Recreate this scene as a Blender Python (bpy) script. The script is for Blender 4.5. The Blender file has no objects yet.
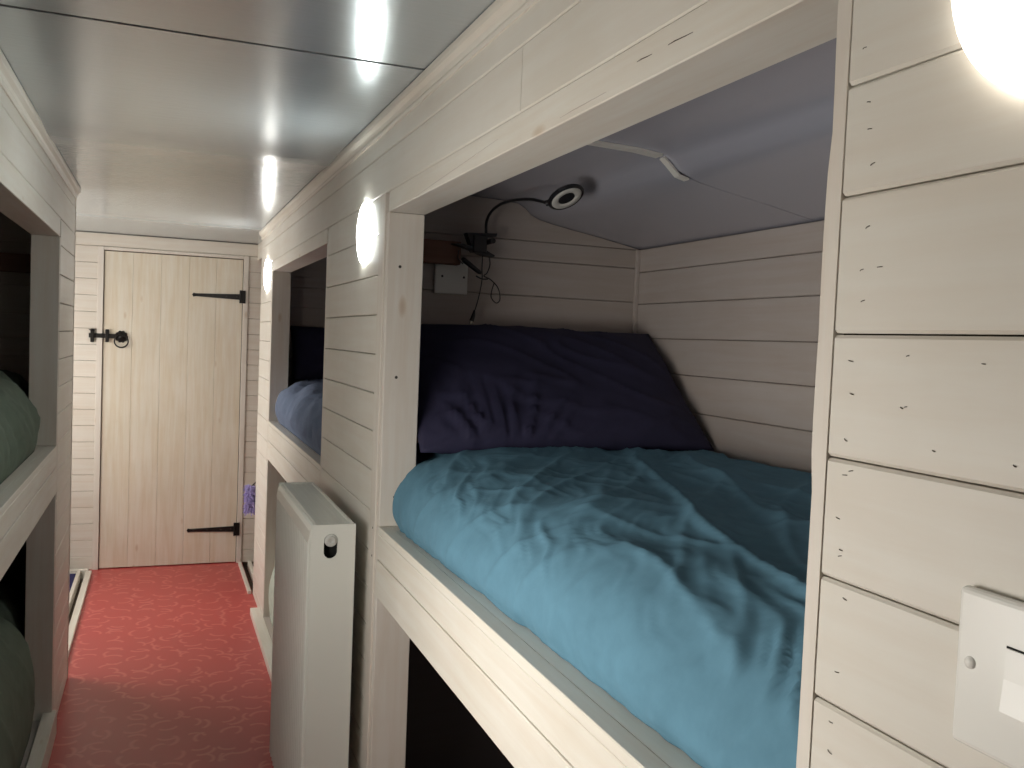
import bpy, bmesh, math, random
from mathutils import Vector, Matrix, noise

random.seed(7)
C = bpy.context.scene.collection
SC = bpy.context.scene

# ------------------------------------------------------------------ camera
EYE = Vector((0.0, 0.0, 1.43))
YAW, PITCH, ROLL, FPX = 0.3732, 0.0460, 0.0401, 901.6945
_fwd = Vector((math.sin(YAW) * math.cos(PITCH), math.cos(YAW) * math.cos(PITCH), -math.sin(PITCH)))
_rt = Vector((math.cos(YAW), -math.sin(YAW), 0))
_up = _rt.cross(_fwd)
CR = _rt * math.cos(ROLL) + _up * math.sin(ROLL)
CU = -_rt * math.sin(ROLL) + _up * math.cos(ROLL)
cam = bpy.data.cameras.new('camera')
cam.sensor_width = 36.0
cam.lens = 36.0 * FPX / 1024.0
cam.clip_start = 0.02
camo = bpy.data.objects.new('camera', cam)
C.objects.link(camo)
M = Matrix((CR, CU, -_fwd)).transposed().to_4x4()
M.translation = EYE
camo.matrix_world = M
SC.camera = camo

# ------------------------------------------------------------------ world, daylight, exposure
SC.view_settings.view_transform = 'Standard'
SC.view_settings.look = 'None'
SC.view_settings.gamma = 1.0
SC.view_settings.use_curve_mapping = False
SC.view_settings.exposure = 0.50
SKY_STRENGTH = 8.0
LAMP_STRENGTH = 33.0
wd = bpy.data.worlds.new('sky')
SC.world = wd
wd.use_nodes = True
bg = wd.node_tree.nodes['Background']
_nt = wd.node_tree
_tc = _nt.nodes.new('ShaderNodeTexCoord')
_sx = _nt.nodes.new('ShaderNodeSeparateXYZ')
_nt.links.new(_tc.outputs['Generated'], _sx.inputs[0])
_rp = _nt.nodes.new('ShaderNodeValToRGB')
_rp.color_ramp.elements[0].position = 0.47
_rp.color_ramp.elements[0].color = (0.80, 0.77, 0.72, 1)      # bright pale ground
_rp.color_ramp.elements[1].position = 0.56
_rp.color_ramp.elements[1].color = (1.0, 0.965, 0.90, 1)      # overcast sky
_mr = _nt.nodes.new('ShaderNodeMapRange')
_mr.inputs['From Min'].default_value = -1.0
_mr.inputs['From Max'].default_value = 1.0
_nt.links.new(_sx.outputs['Z'], _mr.inputs['Value'])
_nt.links.new(_mr.outputs[0], _rp.inputs['Fac'])
_nt.links.new(_rp.outputs['Color'], bg.inputs['Color'])
bg.inputs['Strength'].default_value = SKY_STRENGTH
# portal in the open side hatch (left, beside the viewpoint): guides sampling of the sky, adds no light of its own
HY0, HY1, HZ0, HZ1 = 0.62, 1.62, 0.90, 1.36
# casement in the outer wall of the left end recess, hidden from the viewpoint by the bunk bay
GY0, GY1, GZ0, GZ1 = 4.15, 5.35, 0.86, 1.60
for nm, px_, a_, b_, c_, d_ in (('hatch_portal', -0.40, HY0, HY1, HZ0, HZ1), ('casement_portal', -1.30, GY0, GY1, GZ0, GZ1)):
    pl = bpy.data.lights.new(nm, 'AREA')
    pl.shape = 'RECTANGLE'
    pl.size, pl.size_y = b_ - a_, d_ - c_
    pl.cycles.is_portal = True
    plo = bpy.data.objects.new(nm, pl)
    C.objects.link(plo)
    plo.matrix_world = Matrix(((0, 0, -1, px_), (1, 0, 0, (a_ + b_) / 2), (0, -1, 0, (c_ + d_) / 2), (0, 0, 0, 1)))


# ------------------------------------------------------------------ materials
def newmat(name, rough=0.5, color=(0.8, 0.8, 0.8), metal=0.0, spec=0.5):
    m = bpy.data.materials.new(name)
    m.use_nodes = True
    b = m.node_tree.nodes['Principled BSDF']
    b.inputs['Base Color'].default_value = (*color, 1)
    b.inputs['Roughness'].default_value = rough
    b.inputs['Metallic'].default_value = metal
    b.inputs['Specular IOR Level'].default_value = spec
    return m, m.node_tree, b


def N(nt, t, **kw):
    n = nt.nodes.new(t)
    for k, v in kw.items():
        setattr(n, k, v)
    return n


def ramp(nt, stops):
    r = N(nt, 'ShaderNodeValToRGB')
    e = r.color_ramp.elements
    while len(e) < len(stops):
        e.new(0.5)
    for i, (p, c) in enumerate(stops):
        e[i].position = p
        e[i].color = (*c, 1) if len(c) == 3 else c
    return r


def tex(nt, kind, scale, vec_scale=(1, 1, 1), rot=(0, 0, 0), **kw):
    co = N(nt, 'ShaderNodeTexCoord')
    mp = N(nt, 'ShaderNodeMapping')
    mp.inputs['Scale'].default_value = vec_scale
    mp.inputs['Rotation'].default_value = rot
    nt.links.new(co.outputs['Object'], mp.inputs['Vector'])
    t = N(nt, kind)
    t.inputs['Scale'].default_value = scale
    for k, v in kw.items():
        t.inputs[k].default_value = v
    nt.links.new(mp.outputs['Vector'], t.inputs['Vector'])
    return t


def painted(name, base, run, rough=0.45, knots=True, grain=0.5, tint=(0.93, 0.86, 0.80)):
    """white-washed pine, run = 'X','Y','Z' the way the board runs"""
    m, nt, b = newmat(name, rough)
    st = {'X': (1.6, 26, 26), 'Y': (26, 1.6, 26), 'Z': (26, 26, 1.6)}[run]
    g = tex(nt, 'ShaderNodeTexNoise', 1.6, st, Detail=6.0, Roughness=0.62, Distortion=0.4)
    big = tex(nt, 'ShaderNodeTexNoise', 3.2, Detail=4.0, Roughness=0.6)
    dark = tuple(base[i] * (1 - grain * (1 - tint[i]) * 1.3 - 0.05 * grain) for i in range(3))
    r = ramp(nt, [(0.34, dark), (0.62, base)])
    nt.links.new(g.outputs['Fac'], r.inputs['Fac'])
    mx = N(nt, 'ShaderNodeMix', data_type='RGBA', blend_type='MULTIPLY')
    mx.inputs[0].default_value = 1.0
    r2 = ramp(nt, [(0.30, (0.93, 0.92, 0.90)), (0.65, (1, 1, 1))])
    nt.links.new(big.outputs['Fac'], r2.inputs['Fac'])
    nt.links.new(r.outputs['Color'], mx.inputs[6])
    nt.links.new(r2.outputs['Color'], mx.inputs[7])
    out = mx.outputs[2]
    if knots:
        ks = {'X': (2.2, 10, 10), 'Y': (10, 3.0, 10), 'Z': (9, 9, 3.2)}[run]
        v = tex(nt, 'ShaderNodeTexVoronoi', 1.0, ks)
        kr = ramp(nt, [(0.0, (0.62, 0.47, 0.36)), (0.055, (0.80, 0.70, 0.60)), (0.10, (1, 1, 1))])
        nt.links.new(v.outputs['Distance'], kr.inputs['Fac'])
        mk = N(nt, 'ShaderNodeMix', data_type='RGBA', blend_type='MULTIPLY')
        mk.inputs[0].default_value = 0.75
        nt.links.new(out, mk.inputs[6])
        nt.links.new(kr.outputs['Color'], mk.inputs[7])
        out = mk.outputs[2]
    nt.links.new(out, b.inputs['Base Color'])
    bp = N(nt, 'ShaderNodeBump')
    bp.inputs['Strength'].default_value = 0.12
    bp.inputs['Distance'].default_value = 0.002
    nt.links.new(g.outputs['Fac'], bp.inputs['Height'])
    nt.links.new(bp.outputs['Normal'], b.inputs['Normal'])
    return m


WHITE = (0.74, 0.71, 0.645)
M_BOARD_Y = painted('white_painted_boards', WHITE, 'Y', knots=False, grain=0.28)
M_BOARD_X = painted('white_washed_boards', (0.73, 0.69, 0.62), 'X', knots=False, grain=0.4)
M_TIMBER_Y = painted('white_painted_timber', (0.75, 0.72, 0.65), 'Y', grain=0.42)
M_TIMBER_Z = painted('white_painted_upright', (0.74, 0.70, 0.64), 'Z', grain=0.42)
M_DOOR = painted('limed_pine_planks', (0.75, 0.70, 0.60), 'Z', rough=0.35, grain=0.55, tint=(0.92, 0.84, 0.72))
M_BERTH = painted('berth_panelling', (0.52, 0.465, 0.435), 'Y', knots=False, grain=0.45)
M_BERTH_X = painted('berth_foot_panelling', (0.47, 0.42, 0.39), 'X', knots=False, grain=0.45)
M_DARKLINING = painted('dark_lining', (0.045, 0.038, 0.04), 'X', knots=False)  # near-black lining colour for the lower berths
M_BACK, _, _ = newmat('bare_dark_backing', 0.9, (0.10, 0.075, 0.055))
M_BLACK, _, _ = newmat('black_iron', 0.42, (0.022, 0.020, 0.019), 0.6)
M_BPLASTIC, _, _ = newmat('black_plastic', 0.35, (0.012, 0.012, 0.014))
M_WPLASTIC, _, _ = newmat('white_gloss_plastic', 0.22, (0.86, 0.85, 0.80))
M_DARKHOLE, _, _ = newmat('dark_recess', 0.8, (0.01, 0.01, 0.01))
M_STAPLE, _, _ = newmat('rusty_staple', 0.6, (0.09, 0.07, 0.055), 0.3)
M_RAD, _, _ = newmat('radiator_enamel', 0.28, (0.68, 0.685, 0.63))
M_VALVE, _, _ = newmat('grey_valve_cap', 0.4, (0.50, 0.50, 0.47))
M_CHROME, _, _ = newmat('nickel_valve', 0.25, (0.65, 0.64, 0.60), 0.9)
M_BROWN = painted('varnished_brown_batten', (0.20, 0.085, 0.05), 'X', grain=1.0, knots=False)
M_SCREW, _, _ = newmat('screw_hole', 0.7, (0.05, 0.045, 0.04), 0.2)


def fabric(name, col, scale=420, rough=0.9, sheen=0.0):
    m, nt, b = newmat(name, rough, col, 0, 0.15)
    b.inputs['Sheen Weight'].default_value = sheen
    n = tex(nt, 'ShaderNodeTexNoise', scale, Detail=2.0)
    n2 = tex(nt, 'ShaderNodeTexNoise', 22, Detail=5.0, Roughness=0.6)
    r = ramp(nt, [(0.3, tuple(c * 0.90 for c in col)), (0.7, tuple(min(1, c * 1.08) for c in col))])
    nt.links.new(n2.outputs['Fac'], r.inputs['Fac'])
    nt.links.new(r.outputs['Color'], b.inputs['Base Color'])
    bp = N(nt, 'ShaderNodeBump')
    bp.inputs['Strength'].default_value = 0.18
    bp.inputs['Distance'].default_value = 0.0006
    nt.links.new(n.outputs['Fac'], bp.inputs['Height'])
    nt.links.new(bp.outputs['Normal'], b.inputs['Normal'])
    return m


M_TEAL = fabric('teal_blue_cotton', (0.112, 0.238, 0.322))
M_NAVY = fabric('navy_cotton', (0.034, 0.032, 0.066), rough=0.7)
M_SLATE = fabric('slate_blue_cotton', (0.16, 0.20, 0.29))
M_SAGE = fabric('sage_green_cotton', (0.155, 0.19, 0.148))
M_MINT = fabric('pale_mint_cotton', (0.48, 0.56, 0.48))
M_MATT = fabric('mattress_ticking', (0.45, 0.44, 0.42))
M_NAVYMAT = fabric('dark_blue_carpet', (0.035, 0.035, 0.10), rough=0.95)
M_LILAC = fabric('lilac_yarn', (0.38, 0.33, 0.62))

# glowing glass of the round wall lamps
m, nt, b = newmat('lit_opal_glass', 0.3, (0.95, 0.95, 0.92))
b.inputs['Emission Color'].default_value = (1.0, 0.985, 0.94, 1)
b.inputs['Emission Strength'].default_value = LAMP_STRENGTH
M_GLOW = m
m, nt, b = newmat('lit_opal_glass_dim', 0.3, (0.95, 0.93, 0.88))
b.inputs['Emission Color'].default_value = (1.0, 0.95, 0.86, 1)
b.inputs['Emission Strength'].default_value = 3.2
M_GLOW_NEAR = m

m, nt, b = newmat('lit_opal_glass_cool', 0.3, (0.95, 0.95, 0.92))
b.inputs['Emission Color'].default_value = (0.93, 1.0, 0.97, 1)
b.inputs['Emission Strength'].default_value = LAMP_STRENGTH * 0.85
M_GLOW_COOL = m

# glossy ceiling sheet: finely rolled across, so lamps smear along the corridor
m, nt, b = newmat('satin_ceiling_sheet', 0.20, (0.42, 0.43, 0.43), 0.45, 0.6)
rl = tex(nt, 'ShaderNodeTexNoise', 60, (0.25, 1, 1), Detail=3.0, Roughness=0.6)
bp = N(nt, 'ShaderNodeBump')
bp.inputs['Strength'].default_value = 0.42
bp.inputs['Distance'].default_value = 0.0014
nt.links.new(rl.outputs['Fac'], bp.inputs['Height'])
nt.links.new(bp.outputs['Normal'], b.inputs['Normal'])
b.inputs['Base Color'].default_value = (0.50, 0.55, 0.575, 1)
M_CEIL = m
m, nt, b = newmat('satin_roof_sheet', 0.26, (0.50, 0.50, 0.57), 0.35, 0.5)
M_ROOF = m
M_SEAL, _, _ = newmat('black_seam', 0.6, (0.03, 0.03, 0.03))
M_STRIP, _, _ = newmat('cream_cover_strip', 0.4, (0.62, 0.60, 0.56))

# red vinyl floor with short curved flecks
m, nt, b = newmat('red_vinyl', 0.34, (0.4, 0.05, 0.05))


def fleck(scale, seed, rad, wid):
    co = N(nt, 'ShaderNodeTexCoord')
    mp = N(nt, 'ShaderNodeMapping')
    mp.inputs['Scale'].default_value = (1.0, 1.0, 0.0)
    mp.inputs['Location'].default_value = (seed, seed * 0.7, 0)
    nt.links.new(co.outputs['Object'], mp.inputs['Vector'])
    v = N(nt, 'ShaderNodeTexVoronoi', voronoi_dimensions='2D')
    v.inputs['Scale'].default_value = scale
    nt.links.new(mp.outputs['Vector'], v.inputs['Vector'])
    sub = N(nt, 'ShaderNodeVectorMath', operation='SUBTRACT')
    nt.links.new(mp.outputs['Vector'], sub.inputs[0])
    nt.links.new(v.outputs['Position'], sub.inputs[1])
    cs = N(nt, 'ShaderNodeVectorMath', operation='SUBTRACT')
    nt.links.new(v.outputs['Color'], cs.inputs[0])
    cs.inputs[1].default_value = (0.5, 0.5, 0.5)
    nr = N(nt, 'ShaderNodeVectorMath', operation='MULTIPLY')
    nt.links.new(cs.outputs[0], nr.inputs[0])
    nr.inputs[1].default_value = (1, 1, 0)
    nn = N(nt, 'ShaderNodeVectorMath', operation='NORMALIZE')
    nt.links.new(nr.outputs[0], nn.inputs[0])
    sc = N(nt, 'ShaderNodeVectorMath', operation='SCALE')
    nt.links.new(nn.outputs[0], sc.inputs[0])
    sc.inputs['Scale'].default_value = rad
    ad = N(nt, 'ShaderNodeVectorMath', operation='ADD')
    nt.links.new(sub.outputs[0], ad.inputs[0])
    nt.links.new(sc.outputs[0], ad.inputs[1])
    ln = N(nt, 'ShaderNodeVectorMath', operation='LENGTH')
    nt.links.new(ad.outputs[0], ln.inputs[0])
    d = N(nt, 'ShaderNodeMath', operation='SUBTRACT')
    nt.links.new(ln.outputs['Value'], d.inputs[0])
    d.inputs[1].default_value = rad
    a = N(nt, 'ShaderNodeMath', operation='ABSOLUTE')
    nt.links.new(d.outputs[0], a.inputs[0])
    # limit arc length
    l2 = N(nt, 'ShaderNodeVectorMath', operation='LENGTH')
    nt.links.new(sub.outputs[0], l2.inputs[0])
    r1 = N(nt, 'ShaderNodeMapRange', interpolation_type='SMOOTHSTEP')
    r1.inputs['From Min'].default_value = 0.0
    r1.inputs['From Max'].default_value = wid
    r1.inputs['To Min'].default_value = 1.0
    r1.inputs['To Max'].default_value = 0.0
    nt.links.new(a.outputs[0], r1.inputs['Value'])
    r2 = N(nt, 'ShaderNodeMapRange', interpolation_type='SMOOTHSTEP')
    r2.inputs['From Min'].default_value = 0.75 * rad
    r2.inputs['From Max'].default_value = 1.05 * rad
    r2.inputs['To Min'].default_value = 1.0
    r2.inputs['To Max'].default_value = 0.0
    nt.links.new(l2.outputs['Value'], r2.inputs['Value'])
    mm = N(nt, 'ShaderNodeMath', operation='MULTIPLY')
    nt.links.new(r1.outputs[0], mm.inputs[0])
    nt.links.new(r2.outputs[0], mm.inputs[1])
    return mm.outputs[0]


f1 = fleck(9.0, 0.0, 0.046, 0.0125)
f2 = fleck(9.7, 3.3, 0.038, 0.011)
mxm = N(nt, 'ShaderNodeMath', operation='MAXIMUM')
nt.links.new(f1, mxm.inputs[0])
nt.links.new(f2, mxm.inputs[1])
fm = N(nt, 'ShaderNodeMix', data_type='RGBA')
fm.inputs[6].default_value = (0.50, 0.066, 0.062, 1)
fm.inputs[7].default_value = (0.62, 0.145, 0.120, 1)
nt.links.new(mxm.outputs[0], fm.inputs[0])
nt.links.new(fm.outputs[2], b.inputs['Base Color'])
bpn = N(nt, 'ShaderNodeBump')
bpn.inputs['Strength'].default_value = 0.3
bpn.inputs['Distance'].default_value = 0.001
nt.links.new(mxm.outputs[0], bpn.inputs['Height'])
nt.links.new(bpn.outputs['Normal'], b.inputs['Normal'])
M_FLOOR = m


# ------------------------------------------------------------------ helpers
def thing(name, label, cat, loc=(0, 0, 0), group=None, kind=None):
    o = bpy.data.objects.new(name, None)
    C.objects.link(o)
    o.location = loc
    o.empty_display_size = 0.05
    if label:
        o['label'] = label
    if cat:
        o['category'] = cat
    if group:
        o['group'] = group
    if kind:
        o['kind'] = kind
    return o


def origin(o):
    v = Vector((0, 0, 0))
    while o is not None:
        v = v + o.location
        o = o.parent
    return v


def obj(name, bm, mat, parent=None, loc=None, smooth=False, label=None, sharp=None):
    """link a bmesh given in world coordinates as ONE object"""
    o0 = origin(parent) if parent else Vector((0, 0, 0))
    l = (Vector(loc) - o0) if loc is not None else Vector((0, 0, 0))
    sh = o0 + l
    for v in bm.verts:
        v.co -= sh
    bmesh.ops.recalc_face_normals(bm, faces=bm.faces)
    if smooth:
        for f in bm.faces:
            f.smooth = True
    if sharp is not None:
        for e in bm.edges:
            if len(e.link_faces) == 2 and e.calc_face_angle(0) > math.radians(sharp):
                e.smooth = False
    me = bpy.data.meshes.new(name)
    bm.to_mesh(me)
    bm.free()
    me.materials.append(mat)
    o = bpy.data.objects.new(name, me)
    C.objects.link(o)
    o.location = l
    o.parent = parent
    if label:
        o['label'] = label
    return o


def struct(name, bm, mat, parent=None, **kw):
    o = obj(name, bm, mat, parent, **kw)
    o['kind'] = 'structure'
    return o


def tag(o, label, cat, group=None):
    o['label'] = label
    o['category'] = cat
    if group:
        o['group'] = group
    return o


def B():
    return bmesh.new()


def box(bm, x0, x1, y0, y1, z0, z1, bev=0.0, seg=1):
    r = bmesh.ops.create_cube(bm, size=1.0)
    vs = r['verts']
    for v in vs:
        v.co = Vector(((x0 + x1) / 2 + v.co.x * (x1 - x0), (y0 + y1) / 2 + v.co.y * (y1 - y0), (z0 + z1) / 2 + v.co.z * (z1 - z0)))
    if bev > 0:
        es = list({e for v in vs for e in v.link_edges})
        bmesh.ops.bevel(bm, geom=es, offset=bev, segments=seg, affect='EDGES', profile=0.5)


def prism(bm, pts, ax, a0, a1):
    """extrude a closed 2D outline along axis ax; pts given in the other two axes in XYZ order"""
    def mk(p, a):
        if ax == 'X':
            return Vector((a, p[0], p[1]))
        if ax == 'Y':
            return Vector((p[0], a, p[1]))
        return Vector((p[0], p[1], a))
    v0 = [bm.verts.new(mk(p, a0)) for p in pts]
    v1 = [bm.verts.new(mk(p, a1)) for p in pts]
    n = len(pts)
    bm.faces.new(v0)
    bm.faces.new(list(reversed(v1)))
    for i in range(n):
        bm.faces.new((v0[i], v0[(i + 1) % n], v1[(i + 1) % n], v1[i]))


def sheet(bm, path, ax, a0, a1, t, nrm_up=True, segs=1, wob=None):
    """thin solid following an open 2D path"""
    up = []
    for i, p in enumerate(path):
        a = path[max(i - 1, 0)]
        c = path[min(i + 1, len(path) - 1)]
        d = Vector((c[0] - a[0], c[1] - a[1])).normalized()
        n = Vector((-d.y, d.x))
        if n.y < 0:
            n = -n
        up.append((p[0] + n.x * t, p[1] + n.y * t))
    prism(bm, list(path) + list(reversed(up)), ax, a0, a1)


def tube(bm, pts, r, n=8, closed=False):
    pts = [Vector(p) for p in pts]
    rings = []
    prev = None
    for i, p in enumerate(pts):
        if closed:
            a, c = pts[i - 1], pts[(i + 1) % len(pts)]
        else:
            a, c = pts[max(i - 1, 0)], pts[min(i + 1, len(pts) - 1)]
        d = (c - a).normalized()
        if prev is None:
            q = d.orthogonal().normalized()
        else:
            q = (prev - d * prev.dot(d))
            q = q.normalized() if q.length > 1e-6 else d.orthogonal().normalized()
        prev = q
        w = d.cross(q)
        rr = r[i] if isinstance(r, (list, tuple)) else r
        rings.append([bm.verts.new(p + q * math.cos(t * 2 * math.pi / n) * rr + w * math.sin(t * 2 * math.pi / n) * rr) for t in range(n)])
    m_ = len(rings)
    for i in range(m_ if closed else m_ - 1):
        a, c = rings[i], rings[(i + 1) % m_]
        for j in range(n):
            bm.faces.new((a[j], a[(j + 1) % n], c[(j + 1) % n], c[j]))
    if not closed:
        bm.faces.new(rings[0])
        bm.faces.new(list(reversed(rings[-1])))


def smoothpath(pts, k=6):
    pts = [Vector(p) for p in pts]
    out = []
    for i in range(len(pts) - 1):
        p0, p1, p2, p3 = pts[max(i - 1, 0)], pts[i], pts[i + 1], pts[min(i + 2, len(pts) - 1)]
        for s in range(k):
            t = s / k
            out.append(0.5 * ((2 * p1) + (p2 - p0) * t + (2 * p0 - 5 * p1 + 4 * p2 - p3) * t * t + (3 * p1 - p0 - 3 * p2 + p3) * t ** 3))
    out.append(pts[-1])
    return out


def lathe(bm, prof, cen, axis, n=40):
    """prof: list of (radius, distance along axis)"""
    axis = Vector(axis).normalized()
    q = axis.orthogonal().normalized()
    w = axis.cross(q)
    cen = Vector(cen)
    rings = []
    for r, d in prof:
        if r < 1e-6:
            rings.append([bm.verts.new(cen + axis * d)])
        else:
            rings.append([bm.verts.new(cen + axis * d + q * math.cos(t * 2 * math.pi / n) * r + w * math.sin(t * 2 * math.pi / n) * r) for t in range(n)])
    for a, c in zip(rings, rings[1:]):
        if len(a) == 1 and len(c) == 1:
            continue
        for j in range(n):
            if len(a) == 1:
                bm.faces.new((a[0], c[(j + 1) % n], c[j]))
            elif len(c) == 1:
                bm.faces.new((a[j], a[(j + 1) % n], c[0]))
            else:
                bm.faces.new((a[j], a[(j + 1) % n], c[(j + 1) % n], c[j]))


def plank(bm, plane, W, nrm, u0, u1, v0, v1, T=0.011, c=0.0022, gap=0.0008, vert=False):
    """one board with eased long edges. plane 'X' (wall x=W, runs along Y) or 'Y' (wall y=W, runs along X).
    nrm = +1/-1 side the face looks to."""
    g = gap
    if not vert:
        a, b_ = v0 + g, v1 - g
        prof = [(W - nrm * T, a), (W - nrm * c, a), (W, a + c), (W, b_ - c), (W - nrm * c, b_), (W - nrm * T, b_)]
        if plane == 'X':
            prism(bm, prof, 'Y', u0, u1)
        else:
            prism(bm, prof, 'X', u0, u1)
    else:
        a, b_ = u0 + g, u1 - g
        prof = [(a, W - nrm * T), (a, W - nrm * c), (a + c, W), (b_ - c, W), (b_, W - nrm * c), (b_, W - nrm * T)]
        if plane == 'Y':
            prism(bm, prof, 'Z', v0, v1)
        else:
            prism(bm, [(q, p) for p, q in prof], 'Z', v0, v1)


def boards(bm, plane, W, nrm, u0, u1, zs, **kw):
    for a, b_ in zip(zs, zs[1:]):
        plank(bm, plane, W, nrm, u0, u1, a, b_, **kw)


# ------------------------------------------------------------------ key planes
WR, WL, YE, H = 0.499, -0.323, 5.753, 1.969
XO, XOL = 1.404, -1.228
KD = 1.17
YN = -1.2
T = 0.011

# ================================================================== SETTING
bm = B()
box(bm, -0.36, 0.50, YN - 0.05, YE + 0.07, -0.03, 0.0)
struct('floor', bm, M_FLOOR)
bm = B()
box(bm, XOL - 0.1, XO + 0.1, YN - 0.1, YE + 0.08, -0.08, -0.031)
struct('trim_7', bm, M_BACK)

# ceiling sheet: panels with a slight sag between the roof ribs
SEAM = 1.782


def ceil_z(y):
    z = 0.0
    # one shallow dip of the sheet between ribs
    z += -0.0095 * math.exp(-((y - 2.86) / 0.15) ** 2)
    z += -0.0060 * math.exp(-((y - 4.95) / 0.09) ** 2)
    return z


def ceiling_panel(bm, y0, y1, ny):
    xs = [-0.50, -0.30, -0.1, 0.1, 0.3, 0.44, 0.56]
    lo, hi = [], []
    for i in range(ny + 1):
        y = y0 + (y1 - y0) * i / ny
        lo.append([bm.verts.new((x, y, H + ceil_z(y))) for x in xs])
        hi.append([bm.verts.new((x, y, H + 0.014)) for x in xs])
    n = len(xs)
    for i in range(ny):
        for j in range(n - 1):
            bm.faces.new((lo[i][j], lo[i + 1][j], lo[i + 1][j + 1], lo[i][j + 1]))
            bm.faces.new((hi[i][j], hi[i][j + 1], hi[i + 1][j + 1], hi[i + 1][j]))
        bm.faces.new((lo[i][0], hi[i][0], hi[i + 1][0], lo[i + 1][0]))
        bm.faces.new((lo[i][-1], lo[i + 1][-1], hi[i + 1][-1], hi[i][-1]))
    for r, q in ((lo[0], hi[0]), (lo[-1], hi[-1])):
        for j in range(n - 1):
            bm.faces.new((r[j], r[j + 1], q[j + 1], q[j]))


bm = B()
ceiling_panel(bm, YN - 0.05, SEAM - 0.006, 8)
ceiling_panel(bm, SEAM + 0.006, 5.30, 170)
ceiling_panel(bm, 5.304, YE + 0.02, 8)
ceil = struct('ceiling', bm, M_CEIL, smooth=True, sharp=30)
bm = B()
box(bm, -0.50, 0.56, SEAM - 0.0055, SEAM + 0.0055, H + 0.002, H + 0.012)
box(bm, -0.50, 0.56, 5.29, 5.32, H + 0.0145, H + 0.02)
struct('seam_backing', bm, M_SEAL, ceil)

# curved outer roof sheets above the berths (right and mirrored left)
prof = [(0.555, 1.876), (0.65, 1.862), (0.80, 1.856), (0.93, 1.852), (0.990, 1.846), (1.012, 1.834), (1.032, 1.816), (1.06, 1.804), (1.10, 1.795), (1.165, 1.783), (1.275, 1.765), (1.42, 1.7385)]
profl = [(-0.497, 1.953), (-0.545, 1.930), (-0.60, 1.895), (-0.68, 1.868), (-0.80, 1.838), (-0.87, 1.808), (-0.99, 1.783), (-1.10, 1.765), (-1.244, 1.7385)]
YS = 1.715
bm = B()
sheet(bm, prof, 'Y', YN - 0.05, YS - 0.0015, 0.010)
sheet(bm, prof, 'Y', YS + 0.0015, YE + 0.02, 0.010)
roof = struct('ceiling_right', bm, M_ROOF, smooth=True, sharp=40)
bm = B()
sheet(bm, [(x, z + 0.011) for x, z in prof], 'Y', YS - 0.02, YS + 0.02, 0.004)
struct('seam_backing', bm, M_SEAL, roof)
bm = B()
sp = [(x, z - 0.006) for x, z in prof if x < 0.992]
sheet(bm, sp, 'Y', YS - 0.014, YS + 0.014, 0.0055)
struct('cover_strip', bm, M_STRIP, roof)
bm = B()
sheet(bm, [(0.996, 1.838), (1.016, 1.821), (1.036, 1.803), (1.06, 1.797)], 'Y', YS - 0.010, YS + 0.010, 0.0045)
struct('cover_strip', bm, M_STRIP, roof)
bm = B()
sheet(bm, profl, 'Y', 1.86, YE + 0.02, 0.010)
struct('ceiling_left', bm, M_ROOF, smooth=True, sharp=40)
# risers closing the step between flat ceiling and roof sheets
bm = B()
box(bm, 0.548, 0.5545, YN - 0.05, YE + 0.02, 1.870, H - 0.0005)
box(bm, -0.503, -0.496, YN - 0.05, YE + 0.02, 1.94, H + 0.014)
struct('trim_3', bm, M_TIMBER_Y)

# ---- right wall
ZN = [0.0, 0.10, 0.195, 0.29, 0.385, 0.48, 0.576, 0.672, 0.768, 0.864, 0.960, 1.056, 1.154, 1.253, 1.349, 1.447, 1.555, 1.641, 1.735, 1.83, 1.93]
bm = B()
boards(bm, 'X', WR, -1, YN, 0.5755, ZN, c=0.0026, gap=0.0007)
wr = struct('wall_right', bm, M_BOARD_Y)
ZM = [0.0, 0.04, 0.135, 0.23, 0.325, 0.42, 0.515, 0.61, 0.705, 0.80, 0.894, 0.996, 1.097, 1.195, 1.290, 1.387, 1.485, 1.583, 1.684, 1.777]
bm = B()
boards(bm, 'X', WR, -1, 2.204, 2.951, ZM)
struct('middle_boarding', bm, M_BOARD_Y, wr)
bm = B()
boards(bm, 'X', WR, -1, 4.532, 5.03, ZM)
struct('far_boarding', bm, M_BOARD_Y, wr)
bm = B()
for y0, y1 in ((0.592, 1.2843), (1.2857, 5.03)):
    plank(bm, 'X', WR, -1, y0, y1, 1.777, 1.878)
plank(bm, 'X', WR, -1, 0.592, 5.03, 1.878, 1.965)
struct('header_boarding', bm, M_BOARD_Y, wr)
bm = B()
box(bm, WR + T, WR + T + 0.012, YN, 0.5655, 0.0, 1.965)
box(bm, WR + 0.0098, WR + T + 0.012, 0.5656, 0.5912, 0.0, 1.777)
box(bm, WR + T, WR + T + 0.012, 2.146, 2.945, 0.0, 1.80)
box(bm, WR + T, WR + T + 0.012, 4.533, 5.011, 0.0, 1.80)
box(bm, WR + T, WR + T + 0.012, 0.575, 5.03, 1.80, 1.962)
struct('backing', bm, M_BACK, wr)
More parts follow.
